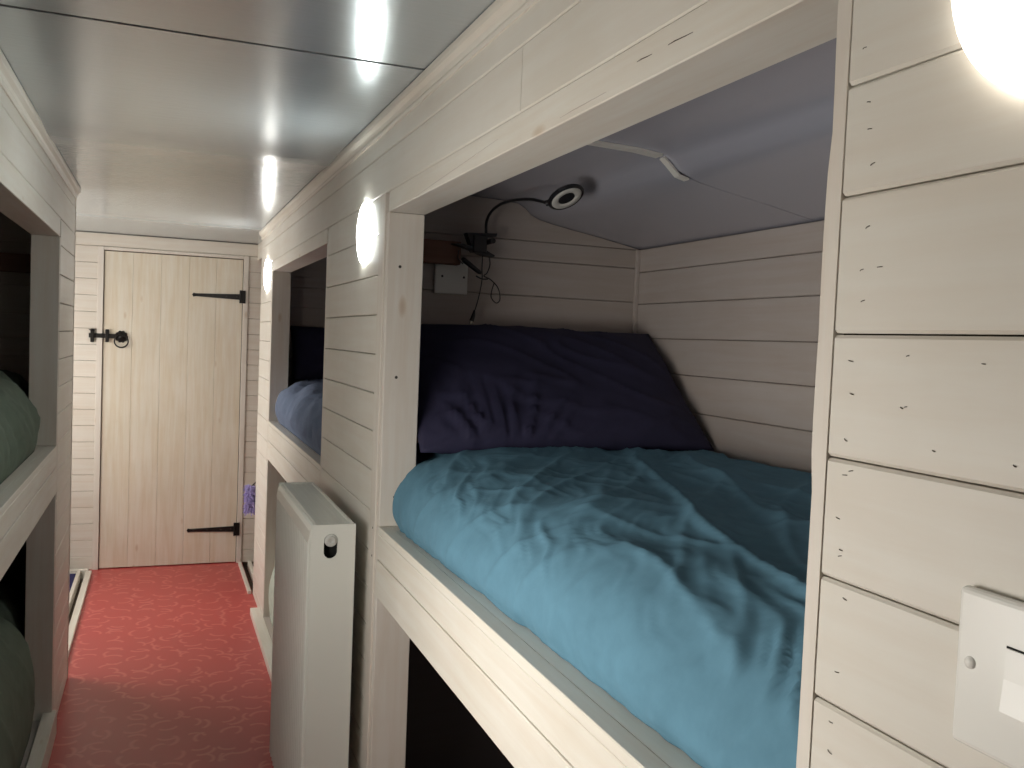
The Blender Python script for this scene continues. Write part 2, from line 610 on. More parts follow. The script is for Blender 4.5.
# ragged lath between the near boarding and the berth opening
bm = B()
n = 60
lf, rt_ = [], []
for i in range(n + 1):
    z = 1.93 * i / n + 0.0
    j = 0.0016 * noise.noise(Vector((0, 0, z * 9))) + 0.0022 * (noise.noise(Vector((3, 0, z * 3.1))) > 0.12) + 0.0006 * noise.noise(Vector((5, 1, z * 70)))
    lf.append((0.5765, z))
    rt_.append((0.5915 + j, z))
prof2 = lf + list(reversed(rt_))
vs0 = [bm.verts.new((WR - 0.001, y, z)) for y, z in prof2]
vs1 = [bm.verts.new((WR + 0.0095, y, z)) for y, z in prof2]
k = len(prof2)
for i in range(n):
    bm.faces.new((vs0[i], vs0[i + 1], vs0[k - 2 - i], vs0[k - 1 - i]))
    bm.faces.new((vs1[i], vs1[k - 1 - i], vs1[k - 2 - i], vs1[i + 1]))
for i in range(k):
    bm.faces.new((vs0[i], vs0[(i + 1) % k], vs1[(i + 1) % k], vs1[i]))
struct('edge_lath', bm, M_TIMBER_Z, wr)
# staples and nail marks on the near boarding (y, z)
bm = B()


def pix(px, py, x):
    d = _fwd + CR * ((px - 512) / FPX) - CU * ((py - 384) / FPX)
    t = (x - EYE.x) / d.x
    return EYE + d * t


for px, py in [(865, 48), (869, 102), (870, 129), (873, 164), (868, 227), (862, 270), (880, 267), (863, 301), (851, 361), (852, 394), (846, 440),
               (902, 408), (906, 407), (845, 475), (851, 471), (838, 518), (841, 550), (840, 556), (845, 599), (837, 672), (831, 722), (830, 752),
               (908, 356), (984, 364), (934, 451), (1015, 466)]:
    p = pix(px, py, WR)
    a = random.uniform(-0.4, 0.5)
    L_ = random.uniform(0.0018, 0.0028) * (0.6 if px > 900 else 1)
    dy, dz = math.cos(a) * L_, math.sin(a) * L_
    tube(bm, [(WR - 0.0001, p.y - dy, p.z - dz), (WR - 0.0009, p.y - dy * .4, p.z - dz * .4), (WR - 0.0009, p.y + dy * .4, p.z + dz * .4), (WR - 0.0001, p.y + dy, p.z + dz)], 0.00035, 5)
st_ = struct('staple_marks', bm, M_STAPLE, wr)

for pa_, pb_ in (((637, 62), (652, 54)), ((668, 45), (693, 32)), ((415, 197), (498, 139)), ((560, 118), (606, 92))):
    bm = B()
    a_, b_ = pix(*pa_, WR - 0.0006), pix(*pb_, WR - 0.0006)
    tube(bm, [a_, a_.lerp(b_, 0.3) + Vector((0, 0, 0.0006)), a_.lerp(b_, 0.7), b_], [0.0003, 0.0007, 0.0006, 0.0003], 5)
    struct('timber_crack', bm, M_STAPLE if pa_[0] > 600 else M_BERTH, wr)
# cornices
def cornice(name, x, s, y0, y1, mat):
    bm = B()
    p = [(x + s * 0.02, 1.924), (x - s * 0.004, 1.924), (x - s * 0.006, 1.930), (x - s * 0.004, 1.936), (x - s * 0.008, 1.944), (x - s * 0.016, 1.951),
         (x - s * 0.018, 1.958), (x - s * 0.018, 1.9668), (x + s * 0.02, 1.9668)]
    prism(bm, p, 'Y', y0, y1)
    return struct(name, bm, mat)


cornice('trim_1', WR, 1, YN, 5.03, M_TIMBER_Y)
cornice('trim_2', WL, -1, YN, 3.985, M_TIMBER_Y)

# ---- left wall
ZL = [0.0, 0.06, 0.155, 0.25, 0.345, 0.44, 0.535, 0.63, 0.725, 0.82, 0.92, 1.02, 1.12, 1.213, 1.308, 1.405, 1.503, 1.601, 1.700, 1.790]
bm = B()
boards(bm, 'X', WL, 1, 3.452, 3.975, ZL, gap=0.0012)
wl = struct('wall_left', bm, M_BOARD_Y)
bm = B()
boards(bm, 'X', WL, 1, YN, HY0, ZL)
boards(bm, 'X', WL, 1, HY1, 1.848, ZL)
boards(bm, 'X', WL, 1, HY0, HY1, [z for z in ZL if z < HZ0] + [HZ0])
boards(bm, 'X', WL, 1, HY0, HY1, [HZ1] + [z for z in ZL if z > HZ1])
struct('near_boarding', bm, M_BOARD_Y, wl)
bm = B()
boards(bm, 'X', WL, 1, YN, 3.975, [1.790, 1.89, 1.962])
struct('header_boarding', bm, M_BOARD_Y, wl)
bm = B()
box(bm, WL - T - 0.06, WL - T, YN, HY0, 0, 1.962)
box(bm, WL - T - 0.06, WL - T, HY1, 1.85, 0, 1.962)
box(bm, WL - T - 0.06, WL - T, HY0, HY1, 0, HZ0)
box(bm, WL - T - 0.06, WL - T, HY0, HY1, HZ1, 1.962)
box(bm, XOL - 0.04, WL - T, 1.86, 1.895, 0, 1.95)
box(bm, WL - T - 0.012, WL - T, 3.453, 3.975, 0, 1.80)
box(bm, WL - T - 0.012, WL - T, 1.86, 3.975, 1.80, 1.962)
struct('backing', bm, M_BACK, wl)
bm = B()
box(bm, WL - 0.03, WL + 0.002, 3.980, 3.992, 0, 1.962, 0.001)
struct('end_lath', bm, M_TIMBER_Z, wl)

# ---- outer walls behind the berths
bm = B()
ZO = [0.0, 0.014, 0.117, 0.22, 0.323, 0.426, 0.529, 0.632, 0.735, 0.838, 0.941, 1.044, 1.148, 1.252, 1.356, 1.459, 1.566, 1.666, 1.738]
boards(bm, 'X', XO, -1, YN, YE, ZO)
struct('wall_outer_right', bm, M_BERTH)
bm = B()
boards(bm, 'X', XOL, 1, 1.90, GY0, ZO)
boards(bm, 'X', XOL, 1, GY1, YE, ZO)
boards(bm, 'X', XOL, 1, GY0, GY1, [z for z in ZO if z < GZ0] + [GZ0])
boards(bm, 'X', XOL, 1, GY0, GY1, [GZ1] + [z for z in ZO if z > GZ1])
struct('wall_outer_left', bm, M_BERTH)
bm = B()
box(bm, XO + T, XO + 0.04, YN, YE + 0.02, -0.08, 1.76)
box(bm, XOL - 0.04, XOL - T, 1.90, GY0, 0, 1.76)
box(bm, XOL - 0.04, XOL - T, GY1, YE + 0.02, -0.08, 1.76)
box(bm, XOL - 0.04, XOL - T, GY0, GY1, -0.08, GZ0)
box(bm, XOL - 0.04, XOL - T, GY0, GY1, GZ1, 1.76)
struct('wall_outer', bm, M_BACK)

bm = B()
for a_, b_, c_, d_ in ((GY0, GY1, GZ0, GZ0 + 0.03), (GY0, GY1, GZ1 - 0.03, GZ1), (GY0, GY0 + 0.03, GZ0 + 0.03, GZ1 - 0.03), (GY1 - 0.03, GY1, GZ0 + 0.03, GZ1 - 0.03),
                       ((GY0 + GY1) / 2 - 0.012, (GY0 + GY1) / 2 + 0.012, GZ0 + 0.03, GZ1 - 0.03)):
    box(bm, XOL - 0.045, XOL + 0.006, a_, b_, c_, d_, 0.002)
struct('window_1', bm, M_TIMBER_Y)

bm = B()
for a_, b_, c_, d_ in ((HY0 - 0.03, HY1 + 0.03, HZ0 - 0.03, HZ0), (HY0 - 0.03, HY1 + 0.03, HZ1, HZ1 + 0.03), (HY0 - 0.03, HY0, HZ0, HZ1), (HY1, HY1 + 0.03, HZ0, HZ1)):
    box(bm, WL - 0.0105, WL + 0.010, a_, b_, c_, d_, 0.002)
struct('window_2', bm, M_TIMBER_Y)

# ---- end wall around the door
ZE = [0.0, 0.079, 0.175, 0.272, 0.368, 0.465, 0.561, 0.657, 0.753, 0.849, 0.944, 1.037, 1.132, 1.227, 1.320, 1.414, 1.511, 1.607, 1.702, 1.795, 1.891, 1.966]
bm = B()
boards(bm, 'Y', YE, -1, XOL, -0.345, ZE[:-1])
boards(bm, 'Y', YE, -1, 0.497, XO, ZE[:-1])
boards(bm, 'Y', YE, -1, -0.49, 0.553, ZE[-2:])
we = struct('wall_end', bm, M_BOARD_X)
bm = B()
box(bm, XOL - 0.03, -0.31, YE + T, YE + T + 0.06, -0.08, 1.9)
box(bm, 0.465, XO + 0.03, YE + T, YE + T + 0.06, -0.08, 1.9)
box(bm, -0.49, 0.553, YE + T, YE + T + 0.02, 1.868, H + 0.01)
box(bm, -0.32, 0.48, YE + 0.045, YE + 0.06, 0, 1.9)
struct('backing', bm, M_BACK, we)
bm = B()
box(bm, -0.345, -0.313, YE - 0.008, YE + 0.03, 0, 1.89, 0.002)
box(bm, 0.466, 0.496, YE - 0.008, YE + 0.03, 0, 1.89, 0.002)
box(bm, -0.3125, 0.4655, YE - 0.006, YE + 0.03, 1.872, 1.89, 0.002)
struct('trim_4', bm, M_TIMBER_Z)

# ---- rear wall with its open doorway (behind the viewpoint)
bm = B()
box(bm, -0.5, XO, YN - 0.04, YN, 0, 2.0)
struct('wall_rear', bm, M_BOARD_X)

# ---- the door
def empty_struct(name, loc):
    o = thing(name, None, None, loc, kind='structure')
    return o


door = empty_struct('door_1', (0.077, YE, 0))
bm = B()
dx = [-0.3095, -0.155, 0.0, 0.155, 0.31, 0.4625]
for a, b_ in zip(dx, dx[1:]):
    plank(bm, 'Y', YE + 0.004, -1, a, b_, 0.006, 1.866, T=0.03, c=0.002, gap=0.0002, vert=True)
obj('door_leaf', bm, M_DOOR, door)
YD = YE + 0.004


def tee_hinge(z, zp0, zp1):
    bm = B()
    # tapering strap with a spear tip, then the vertical plate and knuckle
    x1, x0 = 0.447, 0.172
    p = [(x1, z - 0.017), (x1, z + 0.017), (x0 + 0.02, z + 0.0085), (x0 + 0.008, z + 0.012), (x0, z), (x0 + 0.008, z - 0.012), (x0 + 0.02, z - 0.0085)]
    prism(bm, [(a, b_) for a, b_ in p], 'Y', YD - 0.006, YD - 0.0005)
    h = obj('hinge_strap', bm, M_BLACK, door)
    bm = B()
    box(bm, 0.452, 0.480, YE - 0.014, YE - 0.0085, zp0, zp1, 0.001)
    tube(bm, [(0.4495, YE - 0.013, zp0), (0.4495, YE - 0.013, zp1)], 0.006, 10)
    obj('hinge_plate', bm, M_BLACK, door)
    for x in (0.21, 0.29, 0.37, 0.43):
        bm = B()
        lathe(bm, [(0.004, 0), (0.0035, 0.002), (0, 0.003)], (x, YD - 0.006, z), (0, -1, 0), 10)
        obj('hinge_screw', bm, M_SCREW, door)


tee_hinge(1.640, 1.602, 1.680)
tee_hinge(0.212, 0.172, 0.252)
# ring latch
bm = B()
lathe(bm, [(0, -0.003), (0.030, -0.003), (0.032, 0.0), (0.029, 0.003), (0.020, 0.006), (0.012, 0.014), (0.006, 0.018), (0, 0.019)], (-0.212, YD - 0.004, 1.372), (0, -1, 0), 28)
for t in range(10):
    a = t * math.pi / 5
    lathe(bm, [(0, 0), (0.009, 0), (0.008, 0.004), (0, 0.006)], (-0.212 + 0.028 * math.cos(a), YD - 0.003, 1.372 + 0.028 * math.sin(a)), (0, -1, 0), 10)
obj('latch_rose', bm, M_BLACK, door, smooth=True, sharp=40)
bm = B()
ring = [(-0.212 + 0.037 * math.cos(t * math.pi / 16), YD - 0.018, 1.345 + 0.036 * math.sin(t * math.pi / 16)) for t in range(32)]
tube(bm, ring, 0.0042, 8, closed=True)
obj('ring_handle', bm, M_BLACK, door, smooth=True)
bm = B()
box(bm, -0.385, -0.235, YD - 0.014, YD - 0.008, 1.361, 1.387, 0.001)
obj('latch_bar', bm, M_BLACK, door)
bm = B()
box(bm, -0.298, -0.278, YD - 0.019, YD - 0.0005, 1.338, 1.412, 0.003)
obj('bar_guide', bm, M_BLACK, door)
bm = B()
box(bm, -0.376, -0.356, YE - 0.022, YE - 0.001, 1.335, 1.412, 0.003)
prism(bm, [(-0.356, 1.400), (-0.344, 1.410), (-0.386, 1.410), (-0.376, 1.400)], 'Y', YE - 0.022, YE - 0.012)
obj('latch_catch', bm, M_BLACK, door)

# low sills at the foot of the end recesses
bm = B()
box(bm, -0.372, -0.340, 4.0, 5.66, -0.03, 0.020, 0.002)
struct('trim_5', bm, M_TIMBER_Y)
bm = B()
box(bm, -0.418, -0.398, 3.995, 5.66, -0.03, 0.022, 0.002)
box(bm, XOL, -0.36, 5.665, 5.70, -0.03, 0.022, 0.002)
struct('trim_6', bm, M_TIMBER_Y)
bm = B()
box(bm, 0.474, 0.492, 5.04, 5.70, -0.03, 0.018, 0.002)
struct('trim_8', bm, M_TIMBER_Y)
bm = B()
box(bm, 0.53, 0.55, 5.04, 5.70, -0.03, 0.022, 0.002)
struct('trim_9', bm, M_TIMBER_Y)
bm = B()
box(bm, XOL + 0.003, -0.423, 4.0, 5.66, -0.031, 0.006)
mat_ = obj('floor_mat', bm, M_NAVYMAT, loc=(-0.72, 4.8, -0.031))
tag(mat_, 'dark blue mat on the floor of the recess left of the plank door', 'mat')
bm = B()
box(bm, 0.5505, XO, 5.04, YE, -0.031, 0.0)
struct('floor_right_recess', bm, M_BACK)

# ================================================================== BUNKS (built-in joinery)
def berth(name, label, side, y0, y1, yin0, yin1, ztop_rail, zbot_rail, z_soffit, z_sill, base_x, has_near_jamb=True, zlow=0.10):
    """side +1 right, -1 left. y0..y1 opening; yin0..yin1 inside length"""
    W = WR if side > 0 else WL
    O = XO if side > 0 else XOL
    s = side

    def bx(bm, a, b_, ya, yb, z0, z1, bev=0.0015):
        xa, xb = W + s * a, W + s * b_
        box(bm, min(xa, xb), max(xa, xb), ya, yb, z0, z1, bev)
    root = thing(name, label, 'bunk bed', (W + s * 0.35, (y0 + y1) / 2, 0), 'built-in bunk bays')
    bm = B()
    zt = 1.777 if side > 0 else 1.790
    bx(bm, -0.0005, 0.088, y0, y1, z_soffit, zt - 0.001)
    obj('header', bm, M_TIMBER_Y, root)
    bm = B()
    bx(bm, 0.070, 0.088, y0 - 0.3, y1 + 0.4, zt - 0.0005, 1.866 if s > 0 else 1.963, 0)
    obj('header_backing', bm, M_BACK, root)
    bm = B()
    # upper rail : two boards and a top lip
    bx(bm, -0.0025, 0.030, y0, y1, zbot_rail, zbot_rail + 0.088)
    bx(bm, 0.0, 0.030, y0, y1, zbot_rail + 0.089, ztop_rail - 0.018)
    bx(bm, 0.0002, 0.030, y0, y1, ztop_rail - 0.0175, ztop_rail)
    obj('upper_rail', bm, M_TIMBER_Y, root)
    bm = B()
    bx(bm, 0.0302, 0.105, y0, y1, ztop_rail - 0.024, ztop_rail - 0.0003, 0.0003)
    obj('rail_shelf', bm, M_TIMBER_Y, root)
    for ya, yb in ((y0 - 0.026, y0), (y1, y1 + 0.026)):
        for za, zb in ((ztop_rail, z_soffit), (0.0, ztop_rail - 0.0005)):
            bm = B()
            bx(bm, 0.0235 if (s > 0 and ya < 0.6) else 0.0005, 0.088, ya, yb, za, zb)
            obj('jamb', bm, M_TIMBER_Z, root)
    # partitions
    bm = B()
    zz = [z for z in ZO if z < 1.69] + [1.785]
    xa, xb = sorted((W + s * 0.089, O))
    boards(bm, 'Y', yin1, -1, xa, xb, [0.0, 0.046, 0.152, 0.258, 0.364, 0.47, 0.576, 0.682, 0.788, 0.894, 1.0, 1.10, 1.20, 1.30, 1.372, 1.465, 1.572, 1.679, 1.738])
    bmd = B()  # dark sheets added over the lower panels so the lower berth reads black
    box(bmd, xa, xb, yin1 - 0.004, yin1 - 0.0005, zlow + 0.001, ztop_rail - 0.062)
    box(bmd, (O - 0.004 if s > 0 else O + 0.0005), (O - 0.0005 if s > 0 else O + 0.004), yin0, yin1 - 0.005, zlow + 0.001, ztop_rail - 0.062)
    # gable piece under the sloping roof
    if s > 0:
        P = [(x, z - 0.0015) for x, z in [(0.59, 1.869)] + prof[1:-1] + [(1.403, 1.7405)]] + [(1.403, 1.7385), (0.590, 1.7385)]
    else:
        P = [(x, z - 0.0015) for x, z in [(-0.412, 1.964), (-0.494, 1.953)] + profl[1:-1] + [(-1.227, 1.7405)]] + [(-1.227, 1.7385), (-0.412, 1.7385)]
    if s > 0:
        prism(bm, P, 'Y', yin1, yin1 + T)
    else:
        prism(bm, P, 'Y', yin1, yin1 + T)
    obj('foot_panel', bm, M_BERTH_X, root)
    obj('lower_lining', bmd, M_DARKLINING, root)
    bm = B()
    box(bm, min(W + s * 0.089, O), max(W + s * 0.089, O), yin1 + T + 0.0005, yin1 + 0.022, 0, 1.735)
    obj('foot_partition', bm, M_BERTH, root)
    bm = B()
    xa, xb = W + s * 0.09, O
    box(bm, min(xa, xb), max(xa, xb), yin0 - 0.022, yin0 - 0.002, 0, 1.735)
    obj('head_partition', bm, M_BERTH, root)
    bm = B()
    prism(bm, P, 'Y', yin0 - 0.022, yin0 - 0.002)
    obj('head_gable', bm, M_BERTH, root)
    bm = B()
    xa, xb = sorted((W + s * 0.1055, O))
    box(bm, xa, xb, yin0, yin1, ztop_rail - 0.060, ztop_rail - 0.040)
    obj('upper_base', bm, M_BERTH, root)
    bm = B()
    bx(bm, base_x, 0.0002 if s > 0 else 0.030, y0 - 0.02, y1 + (0.16 if (side > 0 and y1 > 4) else 0.02), 0.0, z_sill)
    obj('lower_rail', bm, M_TIMBER_Y, root)
    bm = B()
    xa, xb = sorted((W + s * 0.031, O))
    box(bm, xa, xb, yin0, yin1, zlow - 0.02, zlow)
    if s > 0:
        bx(bm, 0.0004, 0.0308, y0, y1, 0.0, z_sill, 0.0005)
    obj('lower_base', bm, M_BERTH, root)
    bm = B()
    xa, xb = sorted((O - s * 0.012, O))
    box(bm, xa, xb, yin1 - 0.012, yin1, ztop_rail, 1.736, 0.001)
    obj('corner_bead', bm, M_BERTH, root)
    return root


b1 = berth('bunk_bed', 'white timber bunk bay on the right with the teal bedding and navy pillow', 1, 0.592, 2.118, 0.60, 2.532, 0.974, 0.806, 1.728, 0.035, -0.047, zlow=0.03)
b2 = berth('bunk_bed', 'white timber bunk bay on the right beyond the radiator, nearest the end door', 1, 2.975, 4.505, 2.58, 4.96, 1.000, 0.818, 1.728, 0.035, -0.047, zlow=0.03)
b3 = berth('bunk_bed', 'white timber bunk bay on the left side of the corridor with green bedding', -1, 1.925, 3.425, 1.95, 3.90, 1.014, 0.853, 1.727, 0.085, -0.013, zlow=0.06)
# face strips and screw heads of the nearest bay
bm = B()
box(bm, WR - 0.003, WR + 0.02, 2.146, 2.202, 0.0, 1.776, 0.001)
obj('face_strip', bm, M_TIMBER_Z, b1)
for z in (1.60, 1.335, 1.045):
    bm = B()
    lathe(bm, [(0.0038, 0), (0.0035, 0.0006), (0, 0.0008)], (0.530 + 0.006 * (z < 1.2), 2.118, z), (0, -1, 0), 10)
    obj('screw_head', bm, M_SCREW, b1)
for z in (0.962, 0.893):
    bm = B()
    lathe(bm, [(0.0028, 0), (0.0025, 0.0006), (0, 0.0008)], (WR - 0.0033, 2.165, z), (-1, 0, 0), 10)
    obj('screw_head', bm, M_SCREW, b1)
# brown bearer battens high inside the bays
bm = B()
box(bm, 0.590, 0.80, 2.485, 2.5315, 1.647, 1.713, 0.002)
obj('brown_batten', bm, M_BROWN, b1, label='reddish brown wooden batten')
bm = B()
box(bm, -1.1, -0.415, 3.86, 3.899, 1.62, 1.69, 0.002)
obj('brown_batten', bm, M_BROWN, b3, label='reddish brown wooden batten')
# ends of the bay blocks facing the recesses
bm = B()
box(bm, WR + T + 0.001, XO, 5.012, 5.03, 0, 1.738)
box(bm, WR + T + 0.001, 0.95, 5.012, 5.03, 1.738, 1.846)
box(bm, WR + T + 0.001, 0.547, 5.012, 5.03, 1.846, 1.96)
struct('wall_recess_right', bm, M_BOARD_X)
bm = B()
box(bm, XOL, WL - 0.031, 3.976, 3.990, 0, 1.738)
box(bm, -0.72, WL - 0.031, 3.976, 3.990, 1.738, 1.85)
box(bm, -0.49, WL - 0.031, 3.976, 3.990, 1.85, 1.962)
struct('wall_recess_left', bm, M_BOARD_X)


# ================================================================== BEDDING
def fold(p, sc, seed):
    v = noise.noise(Vector((p[0] * sc[0] + seed, p[1] * sc[1] - seed, seed * 1.7)))
    return 1.0 - abs(v) * 2.2


def bedding(name, label, mat, cross, y0, y1, ny, nu, seed, amp=1.0, group=None, round0=0.10, round1=0.10, lean=0.9, jamb_y=None, near_y=None, side=1, style=0, drape=1.0):
    """cross: list of (x, z) from the wall side over the top, round the open edge, and tucked under"""
    pts = []
    P = [Vector((a, b_, 0)) for a, b_ in cross]
    path = smoothpath(P, 10)
    # resample by length
    L = [0]
    for a, b_ in zip(path, path[1:]):
        L.append(L[-1] + (b_ - a).length)
    def at(s):
        s *= L[-1]
        for i in range(len(L) - 1):
            if s <= L[i + 1] + 1e-9:
                t = (s - L[i]) / max(1e-9, L[i + 1] - L[i])
                return path[i].lerp(path[i + 1], t)
        return path[-1]
    prof_ = [at(j / nu) for j in range(nu + 1)]
    zlow = min(p.y for p in prof_)
    cx = sum(p.x for p in prof_) / len(prof_)
    nrms = []
    for j in range(nu + 1):
        a, b_ = prof_[max(j - 1, 0)], prof_[min(j + 1, nu)]
        d = (b_ - a).normalized()
        n = Vector((-d.y, d.x, 0))
        nrms.append(n)
    # outward: up for the first (top) part
    if nrms[nu // 4].y < 0:
        nrms = [-n for n in nrms]
    bm = B()
    rows = []
    for i in range(ny + 1):
        y = y0 + (y1 - y0) * i / ny
        e0 = min(1, (y - y0) / round0) if round0 else 1
        e1 = min(1, (y1 - y) / round1) if round1 else 1
        e = math.sqrt(max(0, 1 - (1 - e0) ** 2)) * math.sqrt(max(0, 1 - (1 - e1) ** 2))
        row = []
        for j in range(nu + 1):
            p, n = prof_[j], nrms[j]
            s = j / nu * L[-1]
            vert = abs(n.x)                    # 1 on the side face
            crown = math.exp(-((n.y - 0.62) / 0.42) ** 2)
            top = max(0.0, n.y)
            q = (s, y)
            w = noise.noise(Vector((s * 3, y * 3, seed))) * 0.6
            w2 = noise.noise(Vector((s * 1.4 + 5, y * 1.1, seed + 4)))
            # soft billows
            d_ = 0.010 * noise.noise(Vector((s * 6, y * 4, seed + 2))) + 0.012 * w2 * top
            # short creases that gather at the crown, patchy
            pa = 0.35 + 0.9 * max(0, noise.noise(Vector((y * 2.3 + 9, s * 2, seed + 3))) + 0.25)
            u = y * lean + s * 1.3 + w * 0.30 + 0.10 * noise.noise(Vector((s * 9, y * 7, seed + 60)))
            c1 = max(0, fold((u, s * 0.5), (11, 7), seed)) ** 3
            c2 = max(0, fold((u + 2, s * 0.7 + w * .1), (27, 16), seed + 9)) ** 3
            cr = math.exp(-((n.y - 0.80) / 0.24) ** 2)
            c3 = max(0, fold((u * 1.0 + 5, s * 0.9 - y * 0.3), (44, 13), seed + 12)) ** 2
            cr2 = math.exp(-((n.y - 0.72) / 0.30) ** 2)
            d_ += amp * pa * cr * (0.0085 * c1 + 0.0050 * c2 - 0.002) + amp * cr2 * pa * 0.0035 * c3
            # long creases over the top, running from the pillow to the near side
            t1 = max(0, fold((s * 1.0 + y * 0.40 + w * 0.10, y * 0.25), (6.5, 4), seed + 21)) ** 3
            t2 = max(0, fold((s * 0.9 + y * 0.8 + w * 0.12, y * 0.3), (9, 4), seed + 31)) ** 3
            t3 = max(0, fold((s * 0.8 - y * 0.3 + w * 0.1, y * 0.6), (12, 6), seed + 41)) ** 3
            tt = top * min(1, max(0, (n.y - 0.55) / 0.4))
            d_ += amp * tt * (0.012 * t1 + 0.007 * t2 + 0.003 * t3 - 0.004) * (0.4 + 0.6 * min(1, s / 0.3))
            # broad shallow drape folds on the side
            dr = max(0, fold((y * 1.0 - s * 0.55, s * 0.2), (5.5, 3), seed + 51)) ** 3
            d_ += amp * drape * vert * (0.006 * dr + 0.002 * noise.noise(Vector((y * 16 + s * 2, s * 3, seed + 7))))
            if drape > 1.0:
                dv = max(0, fold((y + 0.10 * noise.noise(Vector((s * 3, y * 2, seed))), s * 0.25), (11, 2.5), seed + 71)) ** 2
                dv2 = max(0, fold((y * 1.0 + s * 0.3, s * 0.4), (23, 4), seed + 81)) ** 3
                d_ += (0.4 + 0.6 * vert) * (0.013 * dv + 0.006 * dv2 - 0.008)
            edge = min(1.0, (nu - j) / 5.0) * (0.0 if (abs(n.x) > 0.6 and j < nu * 0.35) else 1.0) * min(1.0, j / (nu * 0.12))
            x = p.x + n.x * d_ * edge
            z = p.y + n.y * d_ * edge
            # round the two ends down
            z = zlow + (z - zlow) * (0.10 + 0.90 * e)
            x = cx + (x - cx) * (0.90 + 0.10 * e)
            for yy, dirn in ((jamb_y, 1), (near_y, -1)):
                if yy is not None:
                    t_ = min(1.0, max(0.0, ((y - yy) * dirn + 0.042) / 0.038))
                    t_ = 1 - math.sqrt(max(0.0, 1 - t_ * t_))
                    xf = cross[-3][0]
                    fr = min(1.0, max(0.0, 1 - abs(x - xf) / 0.5))
                    lim = (WR if side > 0 else WL) + side * 0.097
                    x += (lim - xf) * t_ * fr
            if style == 1:
                # the quilt pulls in toward the near end and its hem wanders
                k_ = min(1.0, max(0.0, (1.95 - y) / 1.1)) * max(0.0, min(1.0, (0.80 - x) / 0.25))
                low_ = max(0.0, min(1.0, (1.06 - z) / 0.08))
                x += 0.022 * k_ + low_ * (0.007 + 0.007 * noise.noise(Vector((y * 9, 1.0, seed))) + 0.004 * noise.noise(Vector((y * 31, 4.0, seed))))
            row.append(bm.verts.new((x, y, z)))
        rows.append(row)
    for i in range(ny):
        for j in range(nu):
            bm.faces.new((rows[i][j], rows[i + 1][j], rows[i + 1][j + 1], rows[i][j + 1]))
    # close underneath and the ends
    for i in range(ny):
        bm.faces.new((rows[i][nu], rows[i + 1][nu], rows[i + 1][0], rows[i][0]))
    bm.faces.new(list(reversed(rows[0])))
    bm.faces.new(rows[-1])
    mid = (cx, (y0 + y1) / 2, zlow)
    o = obj(name, bm, mat, loc=mid, smooth=True)
    tag(o, label, 'duvet', group)
    return o


Z1 = 0.974
bedding('duvet', 'rumpled teal blue duvet bulging over the upper rail of the nearest right bunk', M_TEAL,
        [(1.390, Z1 + 0.004), (1.392, 1.07), (1.385, 1.135), (1.34, 1.155), (1.2, 1.157), (1.0, 1.158), (0.85, 1.160), (0.75, 1.160), (0.66, 1.150), (0.595, 1.130), (0.550, 1.097),
         (0.524, 1.052), (0.518, 1.008), (0.530, Z1 + 0.002)],
        0.606, 2.50, 300, 190, 3.1, amp=1.0, round0=0.02, round1=0.05, jamb_y=2.118, style=1)
bedding('duvet', 'slate blue duvet on the upper right bunk beyond the radiator', M_SLATE,
        [(1.390, 1.004), (1.392, 1.12), (1.34, 1.180), (0.95, 1.195), (0.75, 1.20), (0.63, 1.185), (0.560, 1.150), (0.530, 1.10), (0.522, 1.05), (0.535, 1.003)],
        2.60, 4.90, 150, 70, 8.4, amp=1.3, round0=0.1, round1=0.14, drape=3.5, jamb_y=4.44, near_y=2.975)
bedding('duvet', 'dark sage green duvet on the upper left bunk', M_SAGE,
        [(-1.215, 1.016), (-1.216, 1.18), (-1.15, 1.245), (-0.8, 1.26), (-0.55, 1.258), (-0.45, 1.235), (-0.395, 1.18), (-0.370, 1.12), (-0.362, 1.06), (-0.372, 1.016)],
        1.97, 3.87, 150, 80, 12.2, amp=1.3, round1=0.10, drape=2.2, jamb_y=3.30, side=-1)
bedding('duvet', 'dark sage green duvet on the lower left bunk near the floor', M_SAGE,
        [(-1.215, 0.063), (-1.216, 0.35), (-1.15, 0.46), (-0.8, 0.49), (-0.55, 0.485), (-0.45, 0.45), (-0.395, 0.38), (-0.368, 0.28), (-0.364, 0.16), (-0.375, 0.063)],
        1.97, 3.87, 130, 70, 16.5, amp=1.3, round1=0.16, jamb_y=3.33, side=-1)
bedding('duvet', 'pale mint duvet on the lower right bunk seen between post and radiator', M_MINT,
        [(1.390, 0.033), (1.39, 0.28), (1.33, 0.40), (0.95, 0.435), (0.72, 0.432), (0.60, 0.41), (0.545, 0.35), (0.520, 0.26), (0.512, 0.15), (0.525, 0.037)],
        2.60, 4.90, 130, 60, 19.5, amp=1.0, round0=0.1, round1=0.16, jamb_y=4.45, near_y=2.975)


